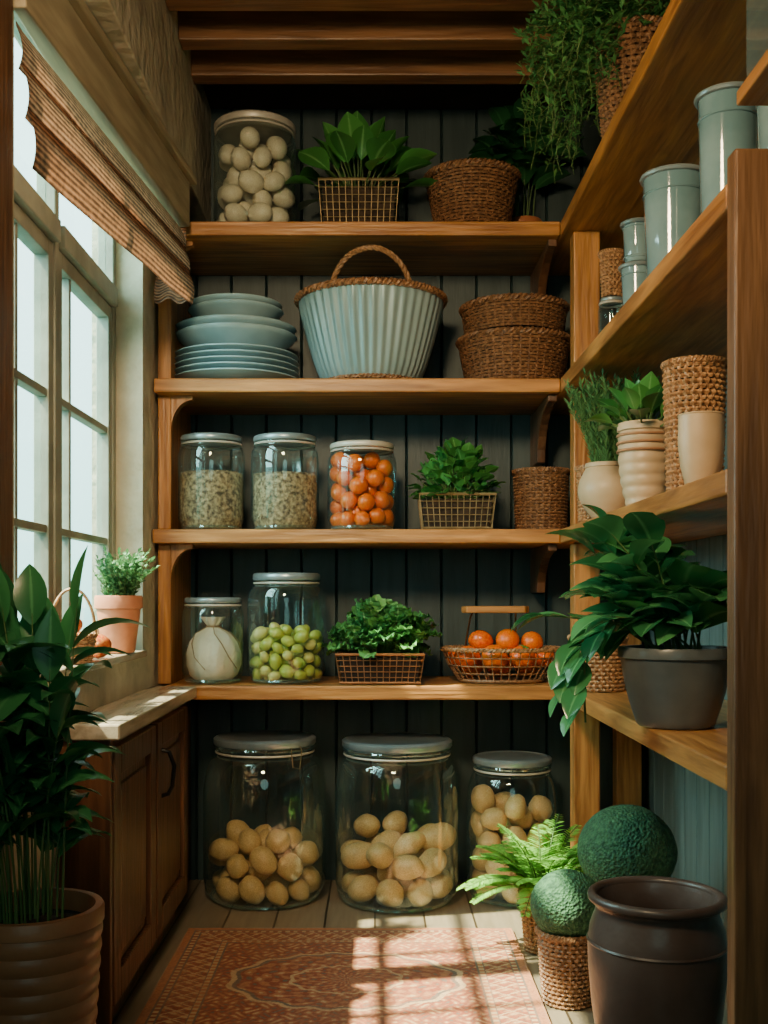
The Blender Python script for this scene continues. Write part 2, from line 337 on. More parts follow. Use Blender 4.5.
# cabinet and counter
cb=thing('base_cabinet','low dark-stained wooden cabinet with two framed doors beneath the window','cabinet',(-.585,2.68,0))
def cB(mb,x0,x1,y0,y1,z0,z1): return B(mb,x0,x1,y0,y1,z0,z1,(-.585,2.68,0))
m=cB(MB(),XL+.002,-.552,2.225,3.125,.06,.622); cB(m,XL+.002,-.565,2.235,3.12,.001,.06); m.build('body',cab,cb,False,.003)
cB(MB(),XL+.002,-.53,2.205,2.224,.001,.622).build('end_panel',cab,cb,False,.003)
for a,b,h in ((2.24,2.665,0),(2.685,3.115,1)):
    m=MB(); z0,z1=.075,.60; x0,x1=-.551,-.53
    cB(m,x0,x1,a,a+.06,z0,z1); cB(m,x0,x1,b-.06,b,z0,z1); cB(m,x0,x1,a+.06,b-.06,z0,z0+.06); cB(m,x0,x1,a+.06,b-.06,z1-.06,z1); cB(m,x0,x1-.013,a+.06,b-.06,z0+.06,z1-.06)
    cB(m,x0,x1-.006,a+.085,b-.085,z0+.085,z1-.085)
    d=m.build('door',cab,cb,False,.003)
    if h:
        hy=a+.05-2.68; hx=-.53+.585
        pts=[(hx-.002,hy,.53),(hx+.018,hy,.525),(hx+.030,hy+.005,.49),(hx+.026,hy,.44),(hx+.016,hy,.42),(hx-.002,hy,.415)]
        MB().tube(pts,.0055,8).build('handle',black,d)
ct=MB().box(XL+.002,-.508,2.19,YF-.002,.624,.656).build('countertop',counter_m,smooth=False,bevel=.004)
tag(ct,'worn narrow wooden countertop on the low cabinet catching window light','countertop')

# blind + cornice
BY=1.93
def bl(y): return -.53-.105*(3.08-y)/(3.08-1.8)
m=MB(); m.prism([(XL+.001,BY),(bl(BY)+.012,BY),(bl(3.08)+.012,3.08),(XL+.001,3.08)],'z',1.945,2.07)
m.prism([(XL+.001,BY-.01),(bl(BY)+.03,BY-.01),(bl(3.08)+.03,3.10),(XL+.001,3.10)],'z',2.07,2.09)
tag(m.build('window_cornice',corn,smooth=False,bevel=.004),'pale timber cornice box over the window blind','cornice')
bo=thing('roman_blind','brown woven roman blind gathered in folds at the top of the window','blind',(0,0,0))
bm_=blindmat()
m=MB(); NU,NV=60,16
for k,(z0,z1,dx) in enumerate(((1.943,1.865,-.014),(1.890,1.795,-.003),(1.825,1.725,.008))):
    g=[]
    for i in range(NU+1):
        u=i/NU; y=3.075-u*(3.075-BY-.012); row=[]; sag=.060*u*(k+1)/3
        for j in range(NV+1):
            v=j/NV; x=bl(y)+dx+.016*math.sin(v*PI*.8)+.002*math.sin(u*17+k)*v
            row.append(m.V((max(x,XL+.006),y,z0-sag*.8-(z0-z1)*v-sag*.2*v-.002*math.sin(u*14+k*2)*v),(u,k*.35+v*.33,.5)))
        g.append(row)
    for i in range(NU):
        for j in range(NV): m.f.append((g[i][j],g[i+1][j],g[i+1][j+1],g[i][j+1]))
m.build('woven_panel',bm_,bo)
m=MB(); g=[]
for i in range(13):
    u=i/12; row=[]
    for j in range(21):
        v=j/20; x=-.530-.085*u+.004*math.sin(v*9+u*3)*v; y=3.078+.004*math.sin(v*PI*4); z=1.943-(.205+.008*math.sin(u*9))*v
        row.append(m.V((x,y,z),(u,v*.9,.5)))
    g.append(row)
for i in range(12):
    for j in range(20): m.f.append((g[i][j],g[i+1][j],g[i+1][j+1],g[i][j+1]))
m.build('side_fold',bm_,bo)

# rug
def rugcol(x,y,hw,hl):
    e=min(hw-abs(x),hl-abs(y)); red=(.29,.070,.036); org=(.46,.18,.08); cre=(.58,.40,.23); tl=(.13,.12,.11); pink=(.41,.165,.095)
    n=noise.noise((x*14,y*14,0))
    s=(x if hl-abs(y)<hw-abs(x) else y)
    if e<.020: c=org if n>-.2 else pink
    elif e<.024: c=tl
    elif e<.036: c=cre if math.sin(s*290)>0 else red
    elif e<.040: c=tl
    elif e<.104:
        q=abs(((s/.048)%1)-.5)*2; w=(e-.072)/.032
        k=math.sin(s*131)*math.cos(w*4)+.5*math.sin(s*262+w*5)
        c=cre if k>.85 or abs(abs(w)-q)<.10 else (org if k>.2 else (tl if k>.05 else red))
    elif e<.107: c=tl
    elif e<.119: c=cre if math.sin(s*290+1)>.1 else org
    elif e<.123: c=tl
    else:
        yy=((y+.3)/.62+.5)%1-.5; yy*=.62
        an=math.atan2(yy,x); rr=math.hypot(x/.27,yy/.19)*(1+.03*math.cos(16*an))
        if rr<1.03 and rr>.98: c=cre
        elif rr<.98 and rr>.94: c=tl
        elif rr<.50 and rr>.465: c=cre
        elif rr<.94:
            k=math.sin(an*20+rr*6)*math.sin(rr*38)+.5*math.sin(rr*19)*math.cos(an*10)
            c=cre if k>.95 else (org if k>.4 else (pink if k>.05 else (red if k>-.85 else tl)))
        else:
            xx=x+.004*noise.noise((x*25,y*25,7)); y2=y+.004*noise.noise((x*25,y*25,9))
            k=math.sin(abs(xx)*165+math.sin(y2*100)*1.6)*math.cos(y2*150+math.cos(xx*120)*1.4)
            c=cre if k>.76 else (org if k>.4 else (pink if k>.15 else (red if k>-.75 else tl)))
    f=.30+.35*noise.noise((x*4,y*4,3))+.28*noise.noise((x*26,y*26,3)); f=max(.08,min(.7,f)); mean=(.37,.16,.088)
    return tuple(a*(1-f)+b*f for a,b in zip(c,mean))
rx0,rx1,ry0,ry1=-.505,.37,1.55,2.99; cx,cy=(rx0+rx1)/2,(ry0+ry1)/2; hw,hl=(rx1-rx0)/2,(ry1-ry0)/2
rg=thing('patterned_rug','faded dusty red and tan patterned rug with medallions on the floor','rug',(cx,cy,0))
m=MB(); nx,ny=350,570; g=[]
for i in range(nx+1):
    row=[]
    for j in range(ny+1):
        x=-hw+2*hw*i/nx; y=-hl+2*hl*j/ny
        row.append(m.V((x,y,.010+.0015*noise.noise((x*6,y*6,1))),rugcol(x,y,hw,hl)))
    g.append(row)
for i in range(nx):
    for j in range(ny): m.f.append((g[i][j],g[i+1][j],g[i+1][j+1],g[i][j+1]))
m.build('pile',attrmat('rug_wool'),rg)
MB().box(-hw,hw,-hl,hl,.001,.0075).build('backing',stringm,rg,False)
m=MB(); m.tube([(-hw,-hl,.006),(hw,-hl,.006),(hw,hl,.006),(-hw,hl,.006)],.0045,6,True); m.build('binding',M('rug_binding',(.34,.16,.09),(.42,.22,.13)),rg)

# ------------------------------------------------------------------ object kinds
def rim_braid(r,z,tr,n=26,sy=1):
    m=MB(); n=int(n*1.2)
    for ph in (0,PI):
        seg=n*5
        m.tube([((r+tr*.6*math.cos(n*a+ph))*math.cos(a),sy*(r+tr*.6*math.cos(n*a+ph))*math.sin(a),z+tr*.6*math.sin(n*a+ph)) for a in [2*PI*k/seg for k in range(seg)]],tr*.75,5,True)
    return m
def wicker_weave(rb,rt,H,rows,stakes=18,bulge=0):
    rows=int(rows*1.5); stakes=int(stakes*1.6)
    m=MB(); tr=H/rows*.45; amp=tr*.5; seg=stakes*4
    def rad(t): return rb+(rt-rb)*t+bulge*math.sin(PI*t)
    for i in range(rows):
        t=(i+.5)/rows; r=rad(t)-tr
        pts=[]
        for k in range(seg):
            a=2*PI*k/seg; q=r+amp*math.cos(stakes*a+PI*(i%2)); pts.append((q*math.cos(a),q*math.sin(a),t*H))
        m.tube(pts,tr,5,True)
    for k in range(stakes):
        a=2*PI*(k+.5)/stakes
        m.tube([((rad(t)-tr)*math.cos(a),(rad(t)-tr)*math.sin(a),t*H) for t in (0.02,.35,.7,1)],tr*.75,4)
    return m,rad,tr
def wicker_basket(name,label,loc,rb,rt,H,rows=10,stakes=18,mat=wk,group=None,bulge=0,cat='basket',rim=.0065):
    t=thing(name,label,cat,loc,group)
    w,rad,tr=wicker_weave(rb,rt,H-.010,rows,stakes,bulge); w.build('weave',mat,t)
    m=MB(); m.lathe([(0,.002),(rb-tr*1.8,.002)]+[(rad(q)-tr*2.4,q*(H-.01)+.002) for q in (0.02,.25,.5,.75,1)],40); m.build('inner_lining',liner,t)
    rim_braid(rt-tr*.6,H-.007,rim).build('rim',mat,t)
    return t
def wire_box(parent,hx,hy,H,mat,nx=8,ny=5,nz=4,lin=True,tp=.86):
    m=MB(); w=.0014
    def S(z): return tp+(1-tp)*z/H
    def rect(z): s=S(z); return [(-hx*s,-hy*s,z),(hx*s,-hy*s,z),(hx*s,hy*s,z),(-hx*s,hy*s,z)]
    for k in range(1,nz):
        m.tube(rect(.004+(H-.008)*k/nz),w,5,True)
    for i in range(nx+1):
        x=-hx+2*hx*i/nx
        for s in (-1,1): m.tube([(x*tp,s*hy*tp,.004),(x,s*hy,H-.004)],w,5)
    for i in range(1,ny):
        y=-hy+2*hy*i/ny
        for s in (-1,1): m.tube([(s*hx*tp,y*tp,.004),(s*hx,y,H-.004)],w,5)
    m.build('wire_mesh',mat,parent)
    MB().tube(rect(H-.003),.0045,6,True).build('top_rim',mat,parent); MB().tube(rect(.005),.0035,6,True).build('base_rim',mat,parent)
    i=.008; a,b=hx*tp-i,hy*tp-i; c,d=hx*S(H*.85)-i,hy*S(H*.85)-i; m=MB()
    q=[m.V(p) for p in ((-a,-b,.004),(a,-b,.004),(a,b,.004),(-a,b,.004),(-c,-d,H*.85),(c,-d,H*.85),(c,d,H*.85),(-c,d,H*.85))]
    for f in ((3,2,1,0),(4,5,6,7),(0,1,5,4),(1,2,6,5),(2,3,7,6),(3,0,4,7)): m.f.append(tuple(q[k] for k in f))
    m.build('liner',soil if lin=='soil' else liner,parent,False)
def jar(label,loc,Rr,H,mat=lidm,group='glass storage jars',clasp=False,neck=.80,big=False,sh=.74):
    t=thing('glass_jar',label,'jar',loc,group)
    n=neck
    if big: sh=.62
    prof=[(0,.004),(Rr*.78,.002),(Rr*.90,.010),(Rr*.965,.030),(Rr,.065 if big else .035),(Rr,H*sh)]
    for k in range(1,11):
        a=k/10*PI/2; prof.append((Rr*n+Rr*(1-n)*math.cos(a),H*sh+H*(.885-sh)*math.sin(a)))
    prof+=[(Rr*n,H*.90),(Rr*n*1.04,H*.905),(Rr*n*1.04,H*.92),(Rr*n*.97,H*.925)]
    MB().lathe(prof,56).build('jar_body',glass,t)
    rl=Rr*n*1.06; z0=H*(.945 if big else .925)
    if big: MB().lathe([(Rr*n*.97,H*.925),(Rr*n*1.05,H*.926),(Rr*n*1.07,H*.935),(Rr*n*1.05,H*.944),(Rr*n*.97,H*.945)],56).build('glass_collar',glass2,t)
    prof=[(0,z0),(rl*.9,z0),(rl,z0+.002),(rl*1.02,z0+.006),(rl*1.02,H-.007),(rl*.99,H-.003),(rl*.93,H-.001),(rl*.9,H-.004),(0,H-.004)]
    MB().lathe(prof,56).build('lid',mat,t)
    MB().ring(Rr*n*1.03,H*.905,.0035,56,6).build('seal_ring',lidw,t)
    MB().ring(Rr*.86,.008,.005,56,8).build('base_ring',glass2,t)
    if clasp:
        x=Rr*.55; yy=-math.sqrt(max((Rr*n*1.08)**2-x*x,0))
        MB().tube([(x-.012,yy,H*.96),(x-.012,yy-.014,H*.94),(x-.008,yy-.014,H*.84),(x+.012,yy-.014,H*.83),(x+.018,yy-.012,H*.94),(x+.012,yy,H*.96)],.0018,5).build('wire_clasp',wire2,t)
    return t
def pack(rs,Rr,seed,z0=.006,it=260):
    q=random.Random(seed); n=len(rs); P=[]
    rm=max(rs); per=max(1,int((Rr/rm)**2*.55))
    for i,r in enumerate(rs):
        a=q.uniform(0,2*PI); d=(Rr-r)*math.sqrt(q.random()); P.append([d*math.cos(a),d*math.sin(a),z0+r+(i//per)*rm*2.1])
    for k in range(it):
        gz=.0035 if k<it*.75 else .0006 if k<it*.9 else 0
        for p in P: p[2]-=gz
        for s_ in range(2):
            for i in range(n):
                a=P[i]
                for j in range(i+1,n):
                    b=P[j]; dz_=b[2]-a[2]; m_=rs[i]+rs[j]
                    if abs(dz_)>=m_: continue
                    dx=b[0]-a[0]; dy=b[1]-a[1]; D=dx*dx+dy*dy+dz_*dz_
                    if D<m_*m_:
                        D=math.sqrt(D)+1e-9; h=(m_-D)*.5/D; dx*=h; dy*=h; dz_*=h
                        a[0]-=dx; a[1]-=dy; a[2]-=dz_; b[0]+=dx; b[1]+=dy; b[2]+=dz_
            for i,p in enumerate(P):
                d=math.hypot(p[0],p[1]); lim=Rr-rs[i]
                if d>lim: p[0]*=lim/d; p[1]*=lim/d
                if p[2]<z0+rs[i]: p[2]=z0+rs[i]
    return P
def blob(name,mat,scale=(1,1,1),bump=0,seed=0,sub=3,egg=0):
    bm=bmesh.new(); bmesh.ops.create_icosphere(bm,subdivisions=sub,radius=1)
    for v in bm.verts:
        n=v.co.copy(); k=1+bump*noise.noise(n*1.1+Vector((seed*7,0,0)))+bump*.4*noise.noise(n*3+Vector((seed,5,0)))
        if egg: k*=1-egg*n.z*.5
        v.co=Vector((n.x*scale[0],n.y*scale[1],n.z*scale[2]))*k
    me=bpy.data.meshes.new(name); bm.to_mesh(me); bm.free(); me.materials.append(mat)
    me.polygons.foreach_set('use_smooth',[True]*len(me.polygons)); return me
def fill(name,label,cat,group,meshes,rs,Rr,loc,seed,sc=1.0,flat=None):
    P=pack(rs,Rr,seed); q=random.Random(seed+1)
    for k,(p,r) in enumerate(zip(P,rs)):
        o=bpy.data.objects.new(name,meshes[k%len(meshes)]); C.objects.link(o)
        t=flat if flat else 3.14
        o.location=(loc[0]+p[0],loc[1]+p[1],loc[2]+p[2]); o.scale=(r*sc,)*3; o.rotation_euler=(q.uniform(-t,t),q.uniform(-t,t),q.uniform(0,6.28))
        tag(o,label,cat,group)
def lathe_pot(prof_pts,parent,mat,name='pot',seg=56,fn=None):
    return MB().lathe(prof_pts,seg,fn=fn).build(name,mat,parent)
def pot_profile(rb,rt,H,rimh=.02,rimo=.006,bulge=0,th=.008,rings=0,ra=.0022):
    p=[(0,.001),(rb*.95,.001),(rb,.005)]
    n=rings*6 if rings else 12
    for k in range(1,n+1):
        t=k/n; r=rb+(rt-rb)*t+bulge*math.sin(PI*t)+(rings and ra*abs(math.sin(t*PI*rings)))
        p.append((r,.005+(H-rimh-.005)*t))
    rr=rt
    p+=[(rr+rimo,H-rimh+.002),(rr+rimo,H-.004),(rr+rimo*.5,H),(rr-th+rimo*.3,H),(rr-th,H-.006),(rr-th,H-.035),(rr-th*1.2,H-.036)]
    return p
def soil_disc(parent,r,z):
    MB().lathe([(0,z-.012),(r,z-.014),(r,z-.004),(r*.6,z+.003),(0,z+.004)],32).build('soil',soil,parent)
def stalks(n,base_r,z0,height,lean,leafn,ll,lw,droop=.8,t0=.25,nseg=5,sr=.0025,bias=(0,0),bend=.3,fold=.25,hv=.25,el=.3,tip=.8):
    Lm,Sm=MB(),MB()
    for i in range(n):
        a=R.uniform(0,2*PI); b0=Vector((base_r*math.sqrt(R.random())*math.cos(a),base_r*math.sqrt(R.random())*math.sin(a),z0))
        h=height*R.uniform(1-hv,1); l=lean*R.uniform(.2,1)
        off=Vector((math.cos(a)*l+bias[0]*R.uniform(.2,1),math.sin(a)*l+bias[1]*R.uniform(.2,1),0))
        pts=[]
        for k in range(9):
            t=k/8; pts.append(b0+off*(t**1.6)+Vector((0,0,h*(t-bend*t*t)/(1-bend*.6) if bend<.9 else h*t)))
        Sm.tube(pts,[sr*(1-.6*k/8) for k in range(9)],5)
        for k in range(leafn):
            t=t0+(1-t0)*(k+R.random()*.5)/leafn; f=t*8; i0=min(int(f),7); p=pts[i0].lerp(pts[i0+1],f-i0)
            tg=(pts[i0+1]-pts[i0]).normalized(); la=k*2.4+R.uniform(-.5,.5)+a
            d=Vector((math.cos(la),math.sin(la),el))+tg*.55
            if k==leafn-1: d=tg
            Lm.leaf(p,d,ll*R.uniform(.7,1.1),lw*R.uniform(.75,1.1),droop,fold,nseg,0,tip)
    return Lm,Sm
def rosette(n,z0,L,W,elmin,elmax,droop,ruffle=0,nseg=7,stem=.03,base_r=.02,tip=.8,fold=.25):
    Lm,Sm=MB(),MB()
    for i in range(n):
        t=i/max(1,n-1); el=math.radians(elmin+(elmax-elmin)*t+R.uniform(-7,7)); a=i*2.39996+R.uniform(-.3,.3)
        d=Vector((math.cos(a)*math.cos(el),math.sin(a)*math.cos(el),math.sin(el))); br=base_r*(1-t*.6)
        b=Vector((br*math.cos(a),br*math.sin(a),z0)); e=b+d*stem
        Sm.tube([b,e],.0022,5); Lm.leaf(e,d,L*R.uniform(.75,1.08),W*R.uniform(.8,1.1),droop,fold,nseg,ruffle,tip)
    return Lm,Sm
def dome(hx,hy,z0,H,n,L,W,droop,ruffle=0,nseg=5,tip=.9,fold=.25):
    Lm,Sm=MB(),MB()
    for i in range(n):
        u=R.random(); el=math.asin(u**.75); a=R.uniform(0,2*PI); q=R.uniform(.55,1)
        n_=Vector((math.cos(a)*math.cos(el),math.sin(a)*math.cos(el),math.sin(el)))
        p=Vector((hx*n_.x*q,hy*n_.y*q,z0+H*n_.z*q)); d=(n_+Vector((R.uniform(-.7,.7),R.uniform(-.7,.7),R.uniform(-.1,.7)))).normalized()
        b=Vector((p.x*.4,p.y*.4,z0-.005)); Sm.tube([b,b.lerp(p,.5)+Vector((0,0,.008)),p],.0016,4)
        Lm.leaf(p,d,L*R.uniform(.7,1.1),W*R.uniform(.75,1.1),droop,fold,nseg,ruffle,tip)
    return Lm,Sm
def addplant(t,Lm,Sm,mat,loc,**cl):
    Lm.clamp(loc,**cl); Sm.clamp(loc,**cl)
    Sm.build('stems',stemm,t); Lm.build('foliage',mat,t,angle=180)

egg=[blob('egg',eggm,(.88,.88,1.12),.04,s,3,.14) for s in range(3)]
pot=[blob('potato',potm,[(1.18,.94,.88),(1.0,.98,.92),(1.12,.9,.95),(1.22,.9,.86),(1.0,.94,1.0)][s],.12,s,3) for s in range(5)]
pot2=[blob('potato',potm,[(1.30,.92,.82),(1.18,.95,.86),(1.26,.88,.88)][s],.10,s+6,3) for s in range(3)]
org=[blob('orange',orangem,(1,1,.94),.02,s,3) for s in range(2)]
spr=[blob('grape',(sprm,sprm2,sprm)[s],(.84,.88,1.14),.08,s,3) for s in range(3)]
def U(n,a,b,s): q=random.Random(s); return [q.uniform(a,b) for _ in range(n)]

# ================================================================== TOP SHELF S1
Z=S1+.001
loc=(sx(255,3.28),3.28,Z)
jar('pale-lidded glass jar packed with ivory eggs on the top shelf',loc,.122,.330,lidw,neck=.92,sh=.82)
fill('egg','ivory egg among those filling the glass jar on the top shelf','egg','eggs in the jar on the top shelf',egg,U(38,.031,.037,1),.116,loc,5)
loc=(sx(359,3.25),3.25,Z); t=thing('potted_plant','broad-leaved green plant in a square wire basket on the top shelf','plant',loc)
wire_box(t,.116,.075,.135,wire2,12,7,6,'soil',.92)
Lm,Sm=rosette(46,.12,.125,.085,12,88,.55,stem=.085,base_r=.05,tip=1.05); addplant(t,Lm,Sm,lf_mid,loc,ymax=3.53,zmax=2.39)
wicker_basket('wicker_basket','round brown wicker basket, empty, alone beside the broad-leaved plant on the top shelf',(sx(472,3.30),3.30,Z),.106,.140,.185,13,20,wkd,rim=.0085)
loc=(.465,3.44,Z); t=thing('potted_plant','plant with shade-darkened leaves in the corner of the top shelf','plant',loc)
lathe_pot(pot_profile(.04,.052,.10),t,terrad); soil_disc(t,.043,.085)
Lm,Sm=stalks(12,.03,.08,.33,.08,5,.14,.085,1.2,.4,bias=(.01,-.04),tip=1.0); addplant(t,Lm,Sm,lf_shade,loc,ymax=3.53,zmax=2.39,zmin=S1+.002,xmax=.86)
# trailing plant basket on right shelf
loc=(.635,2.68,Z); t=wicker_basket('hanging_foliage_planter','trailing fine-leaved plant spilling from a wicker basket at the upper right corner',loc,.075,.105,.29,15,18,wk,cat='plant')
Lm,Sm=MB(),MB()
for i in range(260):
    a=R.uniform(PI*.68,PI*1.32) if i%5<3 else R.uniform(0,2*PI); r0=.075; west=math.cos(a)<-.35
    out=R.uniform(.03,.19)*(1 if R.random()<.8 else 1.15) if west else R.uniform(.02,.10); dn=(R.uniform(.0,.38)*R.uniform(.5,1)) if west else R.uniform(.0,.05); up=R.uniform(.03,.12)
    pts=[]
    for k in range(11):
        q=k/10; h=.27+up*math.sin(min(1,q*2)*PI/2)-dn*max(0,(q-.25)/.75)**1.1
        rr=r0*.6+(out+.04)*min(1,q*1.3)
        pts.append(Vector((rr*math.cos(a),rr*math.sin(a),h))+Vector((R.uniform(-1,1),R.uniform(-1,1),R.uniform(-.5,.5)))*.014)
    Sm.tube(pts,.0009,4)
    for k in range(32):
        f=1+8.9*k/32; i0=int(f); p=pts[i0].lerp(pts[min(10,i0+1)],f-i0); b=R.uniform(0,2*PI)
        Lm.leaf(p,(math.cos(b),math.sin(b),R.uniform(-.2,.8)),R.uniform(.016,.030),R.uniform(.006,.011),.4,.2,2)
def keep(mb): mb.v=[((min(x,XS-.006-loc[0]) if z<.004 else x),y,z) for x,y,z in mb.v]
keep(Lm); keep(Sm); addplant(t,Lm,Sm,lf_trail,loc,zmax=2.39,xmax=.86,ymax=3.0)

# ================================================================== SHELF S2
Z=S2+.001; YP=3.337; X=sx(236,YP)
def plate(label,rr,h,z,th=.0045,name='plate',cat='plate',group='stacked pale blue plates',f0=.5,ex=1.6):
    t=MB(); p=[(0,0),(rr*f0,0),(rr*(f0+.03),.003)]; n=8; g=f0+.05
    for k in range(1,n+1):
        q=k/n; p.append((rr*(g+(1-g)*q),.003+(h-.003)*(q**ex)))
    p.append((rr*1.0,h+.002))
    for k in range(n,0,-1):
        q=k/n; p.append((rr*(g+(1-g)*q)-.003,.003+(h-.003)*(q**ex)+th))
    p+=[(rr*f0,.003+th),(0,.003+th)]
    o=t.lathe(p,64).build(name,plate_m,angle=60); o.location=(X,YP,z); return tag(o,label,cat,group)
z=Z
ords=['bottom pale blue plate of the stack on the second shelf','second pale blue plate from the bottom of the stack','third pale blue plate from the bottom of the stack','fourth pale blue plate from the bottom of the stack','fifth pale blue plate, just under the bowls in the stack']
for k in range(5): plate(ords[k],.194-.001*k,.026,z); z+=.0178
plate('wide shallow blue bowl directly above the five stacked plates',.186,.062,z+.006,name='bowl',cat='bowl',group='stacked pale blue bowls',ex=1.2); z+=.030
plate('second wide shallow blue bowl in the plate stack',.184,.062,z,name='bowl',cat='bowl',group='stacked pale blue bowls',ex=1.2); z+=.058
plate('smaller blue bowl below the topmost one on the plate stack',.145,.058,z,name='bowl',cat='bowl',group='stacked pale blue bowls',ex=1.1); z+=.022
plate('topmost small blue bowl of the plate stack',.141,.055,z,name='bowl',cat='bowl',group='stacked pale blue bowls',ex=1.1)
# ribbed big basket
loc=(sx(371,3.29),3.29,Z); t=thing('ribbed_basket','large ribbed pale blue metal basket with wicker rim and arched handle','basket',loc)
H=.262
prof=[(0,.012),(.140,.012),(.147,.02)]+[(.147+.070*(q/10)**.8,.02+(H-.03)*q/10) for q in range(1,11)]+[(.212,H-.01),(.205,H*.8),(.15,.03),(0,.028)]
MB().lathe(prof,264,fn=lambda r,z,a:r*(1+.016*math.sin(44*a)) if z<H-.011 and r>.14 else r).build('ribbed_body',zinc,t)
m=rim_braid(.219,H-.005,.009,44); m.build('wicker_rim',wk,t)
rim_braid(.142,.008,.006,30).build('wicker_base',wk,t)
m=MB()
for ph in (0,2*PI/3,4*PI/3):
    pts=[]
    for k in range(97):
        a=PI*k/96; q=max(0,math.sin(a)); b=Vector((.122*math.cos(a),-.085*q,H-.02+.150*q**.85)); pts.append(b+Vector((.0042*math.cos(k*.5+ph)*math.cos(a),.0042*math.sin(k*.5+ph),.0042*math.cos(k*.5+ph)*q)))
    m.tube(pts,.0050,6)
m.tube([(.122,0,H-.015),(.212,0,H-.008)],.005,6); m.tube([(-.122,0,H-.015),(-.212,0,H-.008)],.005,6)
m.build('handle',wkl,t)
loc=(sx(514,3.33),3.33,Z)
wicker_basket('wicker_basket','larger lower wicker basket of the stacked pair beside the ribbed blue basket',loc,.142,.170,.150,10,24,wkd,'stacked wicker baskets',rim=.008)
wicker_basket('wicker_basket','shallower wicker basket stacked on top of another beside the ribbed blue basket',(loc[0],loc[1],Z+.161),.148,.160,.088,6,24,wkd,'stacked wicker baskets',rim=.008)

# right shelf S2 vessels
def cup(label,x,y,z,rb,rt,H,name='tumbler',cat='cup',mat=cupm,group='blue-grey cups on the right shelf'):
    t=thing(name,label,cat,(x,y,z),group)
    p=[(0,.001),(rb*.9,.001),(rb,.006),(rb+(rt-rb)*.5,H*.5),(rt,H-.012),(rt-.004,H-.012),(rb+(rt-rb)*.5-.004,H*.5),(rb-.005,.012),(0,.012)]
    MB().lathe(p,48).build('body',mat,t)
    MB().ring(rt+.0015,H-.008,.0055,48,8).build('rim',lidm,t); MB().ring(rb+.0005,.012,.003,48,6).build('foot_ring',mat,t)
    MB().ring(rb+(rt-rb)*.82+.0005,H*.82,.0022,48,6).build('band',mat,t)
    return t
cup('wide blue-grey beaker third from the near end of the upper right shelf',.62,2.28,S2+.001,.054,.063,.250,'beaker')
cup('tall blue-grey beaker behind the end panel on the upper right shelf',.632,1.97,S2+.001,.045,.052,.275,'beaker')
cup('blue-grey beaker closest to the end panel on the upper right shelf',.665,1.765,S2+.001,.044,.05,.205,'beaker')
cup('lower blue-grey cup of the small stacked pair on the upper right shelf',.62,2.60,S2+.001,.031,.038,.16)
cup('upper blue-grey cup of the small stacked pair on the upper right shelf',.62,2.60,S2+.163,.030,.034,.10)
jar('tiny glass jar under a wicker cup on the upper right shelf',(.615,2.86,S2+.001),.034,.15,lidm,'glass storage jars',neck=.85)
wicker_basket('wicker_cup','small wicker cup balanced on a tiny glass jar at the upper right shelf',(.615,2.86,S2+.153),.026,.031,.12,8,9,wkl)
cc=thing('glass_canister','square glass canister on the short wall shelf at upper right','jar',(.605,1.545,1.653))
MB().box(-.065,.065,-.06,.06,.001,.2).build('canister_body',glass2,cc,False,.006)
MB().box(-.068,.068,-.063,.063,.201,.222).build('lid',lidm,cc,False,.004)

# ================================================================== SHELF S3
Z=S3+.001
def grains(label,loc,Rr,H,seed):
    q=random.Random(seed); m=MB()
    m.lathe([(0,.007),(Rr-.012,.007),(Rr-.004,.03),(Rr-.004,H-.004),(Rr*.5,H+.002),(0,H+.004)],40)
    def gr(p,s):
        u=Vector((q.uniform(-1,1),q.uniform(-1,1),q.uniform(-1,1))).normalized(); v=u.orthogonal().normalized(); w=u.cross(v)
        i=[m.V(p+u*s*1.5),m.V(p-u*s*1.5),m.V(p+v*s),m.V(p-v*s),m.V(p+w*s),m.V(p-w*s)]
        for a in ((0,2,4),(0,4,3),(0,3,5),(0,5,2),(1,4,2),(1,3,4),(1,5,3),(1,2,5)): m.f.append(tuple(i[k] for k in a))
    for k in range(5600):
        a=q.uniform(0,2*PI); z=q.uniform(.014,H); ri=Rr-.0045-(.006*(1-(z-.014)/.016) if z<.03 else 0); gr(Vector(((ri)*math.cos(a),ri*math.sin(a),z)),q.uniform(.0016,.0028))
    for k in range(800):
        a=q.uniform(0,2*PI); r=(Rr-.006)*math.sqrt(q.random()); gr(Vector((r*math.cos(a),r*math.sin(a),H+.002*q.random())),q.uniform(.0018,.003))
    o=m.build('seeds',grainm,smooth=False); o.location=loc; return tag(o,label,'seeds',None,'stuff')
loc=(sx(211.5,3.25),3.25,Z); jar('glass jar of pale seeds at the left end of the third shelf',loc,.0985,.280,neck=.86)
grains('pale seeds in the leftmost glass jar on the third shelf',loc,.094,.168,1)
loc=(sx(285,3.25),3.25,Z); jar('glass jar of pale seeds standing directly beside the jar of oranges',loc,.100,.280,neck=.86)
grains('pale seeds in the glass jar beside the oranges',loc,.0955,.164,2)
loc=(sx(362,3.25),3.25,Z); jar('glass jar filled with small bright oranges on the third shelf',loc,.102,.258,lidw,neck=.86)
fill('orange','small orange among those filling the jar on the third shelf','orange','oranges in the glass jar',org,U(48,.0235,.0275,3),.097,loc,7)
loc=(sx(456,3.24),3.24,Z); t=thing('potted_plant','bushy round-leaved greens in a rectangular wire basket on the third shelf','plant',loc)
wire_box(t,.110,.07,.105,wire2,12,7,5,'soil',.9)
Lm,Sm=dome(.110,.075,.09,.145,240,.050,.044,.6,.002,5,1.0); addplant(t,Lm,Sm,lf_mid,loc,ymax=3.53,zmax=1.48)
wicker_basket('wicker_basket','small upright brown wicker basket at the right end of the third shelf',(sx(541,3.29),3.29,Z),.076,.084,.185,12,16,wkd)
